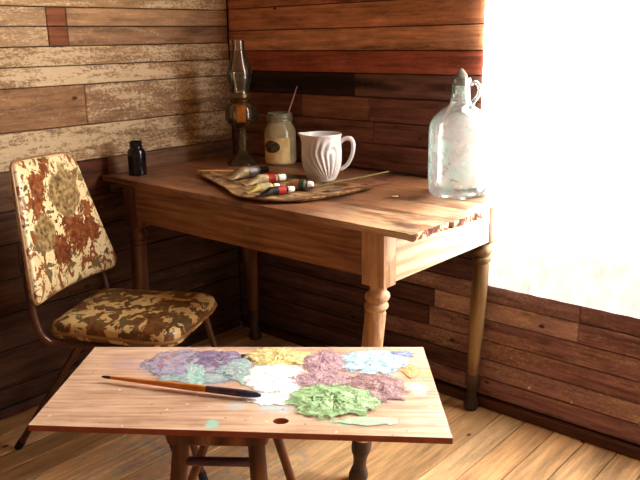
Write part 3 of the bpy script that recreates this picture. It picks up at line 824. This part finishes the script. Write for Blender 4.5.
# gallon jug
jug = thing('glass_jug', 'large dusty clear glass jug with a ring handle and cork, beside the white cloth', 'jug', (1.221, -.197, TZ))
prof = [(.004, 0), (.004, .070), (.0, .076), (.004, .084), (.014, .0895), (.035, .0915), (.10, .092), (.172, .0918), (.192, .0915), (.197, .0907), (.201, .0910), (.214, .0885), (.228, .0815), (.241, .0715), (.252, .0590), (.261, .0460), (.267, .0370),
        (.273, .0315), (.278, .0310), (.283, .0305), (.288, .028), (.31, .0265), (.328, .0255), (.331, .028), (.338, .0290), (.345, .028), (.348, .0255), (.346, .021), (.30, .0215)]
MB().lathe(prof, 48, caps=(1, 0)).build('jug_body', m_jug, jug)
cr, ci = math.cos(math.radians(35)), math.sin(math.radians(35))
MB().tube([(cr*r, ci*r, z_) for r, z_ in ((.026, .330), (.040, .334), (.051, .324), (.053, .305), (.046, .289), (.036, .278), (.033, .268))], [.007, .0065, .006, .006, .006, .0065, .008], 12, 5).build('handle', m_jug, jug)
MB().lathe([(.325, .0), (.325, .019), (.346, .0205), (.349, .0185), (.356, .0165), (.362, .0135), (.369, .008), (.374, .003), (.375, 0)], 20, mod=lambda a, z_, r: r*(1+.16*nz(math.cos(a)*2, math.sin(a)*2, z_*60))).build('stopper', m_cork, jug)

# mason jar
jar = thing('mason_jar', 'cloudy glass mason jar with a cream paper label, between the oil lamp and the mug', 'jar', (.372, -.094, TZ))
prof = [(.003, 0), (.003, .048), (.0, .052), (.004, .058), (.012, .0605), (.02, .061), (.125, .061), (.136, .0595), (.148, .054), (.158, .0475), (.163, .0455), (.17, .0455)]
MB().lathe(prof, 40, caps=(1, 0)).build('jar_body', m_jar, jar)
m_zinc = simple('dull glass jar rim', (140, 136, 112), .45, .25, .25, bump=.2)
MB().lathe([(.168, .046), (.170, .0485), (.174, .0487), (.176, .0475), (.180, .0475), (.182, .049), (.187, .049), (.189, .0475), (.192, .0475), (.194, .0485), (.199, .0480), (.201, .045), (.199, .042), (.168, .042), (.168, .046)], 40, caps=(0, 0)).build('rim', m_zinc, jar)
m_lab = NT('aged paper label'); t = m_lab; o = t.obj(); n = t.noise(o, 30, 6)
t.bsdf(t.ramp(n, [(.3, lin((218, 176, 112))), (.55, lin((238, 202, 142))), (.75, lin((244, 216, 166)))]), .8, None, 0, .2); m_lab = t.m
m_emb = NT('printed oval'); t = m_emb; o = t.obj()
t.bsdf(t.ramp(t.noise(t.mapping(o, (1, 1, 2)), 90, 4, .6), [(.4, lin((60, 52, 40))), (.56, lin((92, 80, 58))), (.66, lin((170, 140, 96)))]), .8, None, 0, .2); m_emb = t.m
facing = math.atan2(CAM.y+.094, CAM.x-.372)
def patch(name, m, parent, r, a0, a1, z0, z1, oval=False, th=.0008, n=22):
    vs, fs = [], []
    if oval:
        ca, cz, ra, rz_ = (a0+a1)/2, (z0+z1)/2, (a1-a0)/2, (z1-z0)/2
        ring = [(ca+ra*math.cos(q), cz+rz_*math.sin(q)) for q in [2*math.pi*k/28 for k in range(28)]]
        for rr in (r, r+th):
            for sc in (1, .66, .33): vs += [((rr)*math.cos(ca+(a-ca)*sc), rr*math.sin(ca+(a-ca)*sc), cz+(zz-cz)*sc) for a, zz in ring]
            vs.append((rr*math.cos(ca), rr*math.sin(ca), cz))
        N = 28; L = 3*N+1
        for lay in (0, 1):
            o_ = lay*L
            for s2 in range(2):
                for k in range(N): fs.append((o_+s2*N+k, o_+s2*N+(k+1) % N, o_+(s2+1)*N+(k+1) % N, o_+(s2+1)*N+k))
            for k in range(N): fs.append((o_+2*N+k, o_+2*N+(k+1) % N, o_+3*N))
        for k in range(N): fs.append((k, (k+1) % N, L+(k+1) % N, L+k))
    else:
        for rr in (r, r+th):
            for zz in (z0, z1):
                for k in range(n+1):
                    a = a0+(a1-a0)*k/n; vs.append((rr*math.cos(a), rr*math.sin(a), zz))
        W = n+1
        for k in range(n):
            fs += [(k, k+1, W+k+1, W+k), (2*W+k, 2*W+k+1, 3*W+k+1, 3*W+k), (k, k+1, 2*W+k+1, 2*W+k), (W+k, W+k+1, 3*W+k+1, 3*W+k)]
        fs += [(0, W, 3*W, 2*W), (n, W+n, 3*W+n, 2*W+n)]
    mb = MB(); mb.add(vs, fs, True); return mb.build(name, m, parent)
lb = patch('label', m_lab, jar, .0613, facing-1.22, facing+.62, .010, .108)
patch('emblem', m_emb, lb, .0622, facing-1.20, facing-.02, .050, .098, True)
jar.scale = (1, 1, .975)
m_stick = simple('pale pink stick', (206, 156, 128), .5, var=.12)
tw = math.radians(41.4)
stk = thing('stirring_stick', 'thin pale stick leaning out of the mason jar', 'stick', (.372, -.094, TZ))
rv = Vector((math.cos(tw), math.sin(tw), 0))
MB().tube([rv*-.012+Vector((0, 0, .014)), rv*.034+Vector((0, 0, .195)), rv*.070+Vector((0, 0, .293))], [.0032, .0028, .0022], 10, 0).build('shaft', m_stick, stk)

# white pitcher mug with swirling relief
mug = thing('pitcher_mug', 'white ceramic pitcher mug with swirling relief beside the mason jar', 'mug', (.731, -.265, TZ), math.radians(41.4))
m_cer = NT('white glazed ceramic'); m_cer.bsdf(m_cer.ramp(m_cer.noise(m_cer.obj(), 12), [(.3, lin((206, 198, 194))), (.7, lin((226, 220, 214)))]), .22, None, 0, .5); m_cer = m_cer.m
pr = [(0, .042), (.004, .0475), (.012, .051), (.03, .058), (.05, .0635), (.07, .0665), (.09, .067), (.11, .066), (.13, .0655), (.145, .067), (.156, .0695)]
def interp(pr, z_):
    for (a, ra), (b, rb) in zip(pr, pr[1:]):
        if z_ <= b: return ra+(rb-ra)*(z_-a)/(b-a)
    return pr[-1][1]
vs, fs = [], []; NZ, NA = 64, 128; H = .156
def swirl(a, z_):
    """raised feather ridges sweeping round a leaf-shaped centre on the side that faces the room"""
    d = ((a+math.pi/2-.12+math.pi) % (2*math.pi))-math.pi       # angle from the facing side
    u = (d-.46)*.066; v = z_-.085
    env = max(0, min(1, (z_-.004)/.012))*max(0, min(1, (.150-z_)/.03))*max(0, min(1, (1.9-abs(d))/.5))
    k_ = .13+.87*max(0, min(1, (z_-.0)/.10))**.62           # ridges gather to a point at the foot
    uu = (u+.10*max(0, -v)*0)/k_
    r_ = math.sqrt(uu*uu+(max(0, v)*.55)**2)
    amp = .0024*min(1, .35+k_)
    return env*amp*math.cos(max(0, r_-.004)*2*math.pi/.0185)
rings = []
for j in range(NZ+1):
    z_ = H*j/NZ
    rings.append((z_, lambda a, z=z_: interp(pr, z)+swirl(a, z)))
for k_, z_ in enumerate((.1585, .1575, .13, .08, .03, .008)):
    off = (.002, .0045, .006, .006, .008, .016)[k_]
    rings.append((z_, lambda a, z=z_, o_=off: interp(pr, min(z, H))-o_))
for z_, rf in rings:
    for k in range(NA):
        a = 2*math.pi*k/NA; r = rf(a)
        sp__ = max(0, math.cos(a-math.pi))**10*max(0, (z_-.115)/.043)**2 if z_ > .115 else 0     # pouring lip
        r += .009*sp__
        vs.append((r*math.cos(a), r*math.sin(a), z_+.004*sp__))
n = len(rings)
for i in range(n-1):
    for k in range(NA): fs.append((i*NA+k, i*NA+(k+1) % NA, (i+1)*NA+(k+1) % NA, (i+1)*NA+k))
fs.append(tuple(range(NA-1, -1, -1))); fs.append(tuple((n-1)*NA+k for k in range(NA)))
mb = MB(); mb.add(vs, fs, True); mb.build('mug_body', m_cer, mug)
MB().tube([(.064, 0, .128), (.078, -.004, .139), (.096, -.008, .141), (.106, -.01, .128), (.106, -.01, .10), (.098, -.008, .072), (.084, -.004, .050), (.064, 0, .036)], [.009, .010, .0105, .010, .0095, .009, .009, .009], 14, 6, flat=.75).build('handle', m_cer, mug)

# oil lamp
lamp = thing('oil_lamp', 'old glass oil lamp with tall chimney, in the corner of the table', 'oil lamp', (.262, -.190, TZ))
MB().lathe([(.0, .0), (.0, .058), (.004, .060), (.012, .056), (.024, .044), (.038, .030), (.050, .020), (.062, .015), (.078, .0165), (.088, .022), (.095, .019), (.102, .0145), (.122, .013), (.140, .016), (.150, .020)], 12).build('base', m_font, lamp)
MB().lathe([(.150, .020), (.158, .036), (.168, .052), (.178, .0585), (.190, .060), (.215, .0585), (.232, .055), (.240, .048), (.246, .036), (.252, .026)], 40).build('font', m_font, lamp)
m_brass = simple('dull brass', (112, 88, 52), .35, .8, .25)
MB().lathe([(.246, 0), (.246, .027), (.256, .029), (.260, .036), (.266, .038), (.270, .036), (.276, .037), (.279, .036), (.281, .030), (.281, 0)], 32).build('burner', m_brass, lamp)
m_wick = simple('orange lamp wick', (214, 138, 66), .8, var=.15)
MB().box((-.017, -.003, .166), (.017, .003, .246), .001, Matrix.Rotation(tw, 4, 'Z')).build('wick', m_wick, lamp)
kx, ky = -math.cos(tw), -math.sin(tw)
MB().tube([(kx*.034, ky*.034, .262), (kx*.058, ky*.058, .262)], .002, 8, 0).tube([(kx*.058, ky*.058, .262), (kx*.062, ky*.062, .262)], .008, 14, 0).build('wick_knob', m_brass, lamp)
MB().lathe([(.279, .0335), (.300, .0345), (.318, .040), (.335, .0465), (.350, .048), (.368, .046), (.392, .038), (.418, .029), (.442, .0235), (.465, .022), (.482, .023), (.4825, .0215), (.465, .0205), (.442, .022), (.418, .0275), (.392, .0365), (.368, .0445), (.350, .0465), (.335, .045), (.318, .0385), (.300, .033), (.281, .032)], 40, caps=(0, 0)).build('chimney', m_chim, lamp)

lamp.scale = (1.03, 1.03, .965)

# black bottle
MBo = thing('black_bottle', 'small black glass bottle standing on the table near the chair back', 'bottle', (.120, -.578, TZ))
MB().lathe([(0, 0), (0, .029), (.003, .032), (.078, .0325), (.088, .031), (.095, .026), (.098, .0225), (.101, .022), (.102, .0235), (.106, .0235), (.107, .022), (.113, .022), (.116, .0235), (.120, .0235), (.122, .021), (.120, .018), (.10, .018)], 32).build('bottle_body', m_blk, MBo)

# ------------------------------------------------------------------ tray with paint tubes and brushes
tray = thing('wooden_tray', 'shallow brown curled bark tray holding paint tubes, in front of the mug', 'tray', (.70, -.46, TZ))
OT = Vector((.70, -.46))
pts = [(.336, -.469), (.344, -.383), (.419, -.322), (.537, -.312), (.640, -.372), (.736, -.364), (.824, -.346), (.932, -.286), (.976, -.302), (.98, -.383), (.966, -.491), (.936, -.580), (.865, -.648), (.795, -.662), (.697, -.645), (.599, -.594), (.446, -.525)]
vec = [Vector(p)-OT for p in pts]
res = []
nP = len(vec)
for i in range(nP):
    a, b, c_, d_ = vec[i-1], vec[i], vec[(i+1) % nP], vec[(i+2) % nP]
    for k in range(5):
        t_ = k/5
        res.append(.5*((2*b)+(c_-a)*t_+(2*a-5*b+4*c_-d_)*t_*t_+(3*b-a-3*c_+d_)*t_**3))
m_tray = NT('weathered bark'); t = m_tray; o = t.obj(); n1 = t.noise(t.mapping(o, (.35, 1, 1), rot=(0, 0, .5)), 38, 8, .7)
tc_ = t.ramp(n1, [(.34, lin((78, 54, 34))), (.5, lin((152, 116, 74))), (.66, lin((206, 170, 118)))]); tc_ = t.mix(t.mr(t.noise(o, 13, 4, .6), .50, .58, 0, .75), tc_, lin((84, 40, 28))); tc_ = t.mix(t.mr(t.noise(o, 31, 5, .7), .56, .62, 0, .6), tc_, lin((60, 44, 32)))
t.bsdf(tc_, .8, t.bump(n1, .7, .004), 0, .2); m_tray = t.m
vs, fs = [], []; N = len(res); cc_ = sum(res, Vector((0, 0)))/N
def ring(scale, zf):
    for p in res:
        q = cc_+(p-cc_)*scale
        vs.append((q.x, q.y, zf(q)))
rimh = lambda q: .013+.005*nz(q.x, q.y, 0, 9)
ring(.90, lambda q: .0012); ring(.95, lambda q: .004); ring(.99, lambda q: rimh(q)-.004); ring(1.0, lambda q: rimh(q)); ring(.985, lambda q: rimh(q)+.002)
ring(.955, lambda q: .010+.002*nz(q.x, q.y, 2, 14)); ring(.90, lambda q: .0062); ring(.6, lambda q: .0058); ring(.3, lambda q: .0056)
for i in range(8):
    for k in range(N): fs.append((i*N+k, i*N+(k+1) % N, (i+1)*N+(k+1) % N, (i+1)*N+k))
fs.append(tuple(range(N-1, -1, -1))); fs.append(tuple(8*N+k for k in range(N)))
mb = MB(); mb.add(vs, fs, True); mb.build('tray_body', m_tray, tray)

def tube_thing(label, tail, capend, r, bodyc, bandc, capc, band=(.62, .85), crimpc=None, zb=TZ+.0068, curl=0.0):
    """a used metal paint tube: flat crimped tail, round shoulder, screw cap"""
    a, b = Vector((tail[0], tail[1], 0)), Vector((capend[0], capend[1], 0))
    L = (b-a).length; ang = math.atan2(b.y-a.y, b.x-a.x)
    o = thing('paint_tube', label, 'paint tube', (a.x, a.y, zb), ang, 'paint tubes on the bark tray')
    Lb = L*.80
    def seg(f0, f1, m, name, grow=0.0, par=o, n_=10):
        vs, fs = [], []; K = 20
        for i in range(n_+1):
            f_ = f0+(f1-f0)*i/n_
            flat = min(1, max(.13, f_*2.3)); wid = r*(1.28-.28*min(1, f_*2.3))
            hz = r*flat
            if f_ > .93: q = (f_-.93)/.07; hz *= 1-.55*q; wid *= 1-.55*q
            dent = .08*r*nz(f_*7, label.__len__(), 0)
            for k in range(K):
                an = 2*math.pi*k/K
                vs.append((f_*Lb, (wid+grow+dent)*math.cos(an), r*.13+(r*.87 if flat >= 1 else r*.87*(flat-.13)/.87)+curl*max(0, .25-f_)*.3+(hz+grow)*math.sin(an)))
        for i in range(n_):
            for k in range(K): fs.append((i*K+k, i*K+(k+1) % K, (i+1)*K+(k+1) % K, (i+1)*K+k))
        fs.append(tuple(range(K-1, -1, -1))); fs.append(tuple(n_*K+k for k in range(K)))
        mb = MB(); mb.add(vs, fs, True); return mb.build(name, m, par)
    bd = seg(0, 1, bodyc, 'tube_body', n_=24)
    seg(band[0], band[1], bandc, 'colour_band', .0006, bd)
    c0, c1 = Lb*1.0, L
    MB().tube([(c0-.004, 0, r), (c0+.004, 0, r)], r*.42, 14, 0).build('neck', bodyc, bd)
    MB().tube([(c0+.003, 0, r), (c0+.005, 0, r), (c1-.003, 0, r), (c1, 0, r)], [r*.62, r*.74, r*.70, r*.6], 18, 0).build('cap', capc, o)
    return o
m_cream = simple('creased cream foil', (190, 168, 122), .42, .25, .6, bump=.6, scale=60)
m_tanf = simple('tan stained foil', (168, 122, 74), .5, .2, .3, bump=.6, scale=60)
m_dkf = simple('dark painted foil', (36, 22, 20), .45, .2, .4, bump=.6, scale=60)
m_redb = simple('red paper band', (158, 30, 22), .5, var=.2)
m_grnb = simple('dark green band', (58, 66, 44), .5, var=.3)
m_whc = simple('white plastic cap', (240, 236, 228), .3, var=.03)
m_redc = simple('dark red cap', (112, 22, 20), .35, var=.2)
m_grey = simple('grey crumpled foil', (150, 140, 136), .4, .4, .4, bump=.8, scale=50)
tube_thing('cream creased paint tube with grey crumpled end, farthest from the mug on the bark tray', (.496, -.477), (.54, -.335), .019, m_cream, m_grey, m_dkf, (.58, .98))
tube_thing('cream paint tube with red bands and white cap, behind the other capped tubes', (.615, -.518), (.677, -.388), .016, m_cream, m_redb, m_whc, (.70, .92))
tube_thing('small dark red paint tube lying at the back of the tray', (.565, -.415), (.634, -.380), .013, m_redc, m_dkf, m_redb, (.3, .6))
tube_thing('pale yellow paint tube with white cap at the front of the tray', (.712, -.600), (.757, -.500), .013, simple('pale yellow foil', (206, 184, 112), .42, .2, .25, bump=.6, scale=60), m_cream, m_whc, (.5, .9))
tube_thing('dark paint tube with red band and white cap at the front rim of the tray', (.780, -.620), (.828, -.508), .013, m_dkf, m_redb, m_whc, (.70, .96))
tube_thing('fat tan paint tube with dark green band and white cap near the mug', (.758, -.489), (.849, -.442), .017, m_tanf, m_grnb, m_whc, (.72, .97))

def tray_brush(label, p0, p1, r, mh, mf, mbz, order=1):
    """p0 = handle end, p1 = hair end"""
    o = thing('thin_paintbrush', label, 'paintbrush', p0, 0, 'thin brushes on the bark tray')
    A = Vector((0, 0, 0)); B = Vector(p1)-Vector(p0)
    MB().tube([along(A, B, q) for q in (0, .1, .4, .66, .74)], [r*.45, r*.7, r, r*1.1, r*.95], 10, 3).build('handle', mh, o)
    MB().tube([along(A, B, q) for q in (.73, .8, .9)], [r, r*1.05, r*1.1], 10, 0).build('ferrule', mf, o)
    MB().tube([along(A, B, q) for q in (.895, .93, .97, 1)], [r*1.05, r*1.1, r*.8, r*.25], 10, 2).build('bristles', mbz, o)
    return o
m_olive = simple('olive varnish', (118, 104, 62), .35, var=.2)
m_tan2 = simple('tan bare wood handle', (222, 162, 88), .45, var=.12)
m_rb = simple('reddish brown varnish', (124, 60, 32), .35, var=.2)
m_sil = simple('tarnished ferrule', (120, 104, 84), .4, .6, .2)
m_brn = simple('brown bristles', (70, 46, 30), .8, var=.3, bump=.5, scale=120)
tray_brush('tan handled thin brush sticking out over the tray end farthest from the jug', (.362, -.498, TZ+.0285), (.474, -.372, TZ+.020), .0034, m_tan2, m_sil, m_brn)
tray_brush('olive handled thin brush rising past the mug towards the jug', (.983, -.224, TZ+.050), (.840, -.474, TZ+.014), .0036, m_olive, m_sil, m_brn)
tray_brush('reddish brown thin brush lying over the tray end nearest the jug', (1.045, -.255, TZ+.0275), (.918, -.482, TZ+.0165), .0036, m_rb, m_sil, m_brn)

# small pale chip on the table
mb = MB(); mb.box((-.009, -.005, 0), (.009, .005, .003), .001)
ch = mb.build('wood_chip', simple('pale chip', (226, 206, 170), .6)); ch.location = (1.094, -.347, TZ+.0006); ch.rotation_euler = (0, 0, .5)
tag(ch, 'tiny pale wood chip lying on the tabletop between the tray and the glass jug', 'chip')

# ------------------------------------------------------------------ world
wd = bpy.data.worlds.new('world'); S.world = wd; wd.use_nodes = True
bg = wd.node_tree.nodes['Background']; bg.inputs[0].default_value = (.9, .95, 1, 1); bg.inputs[1].default_value = .15
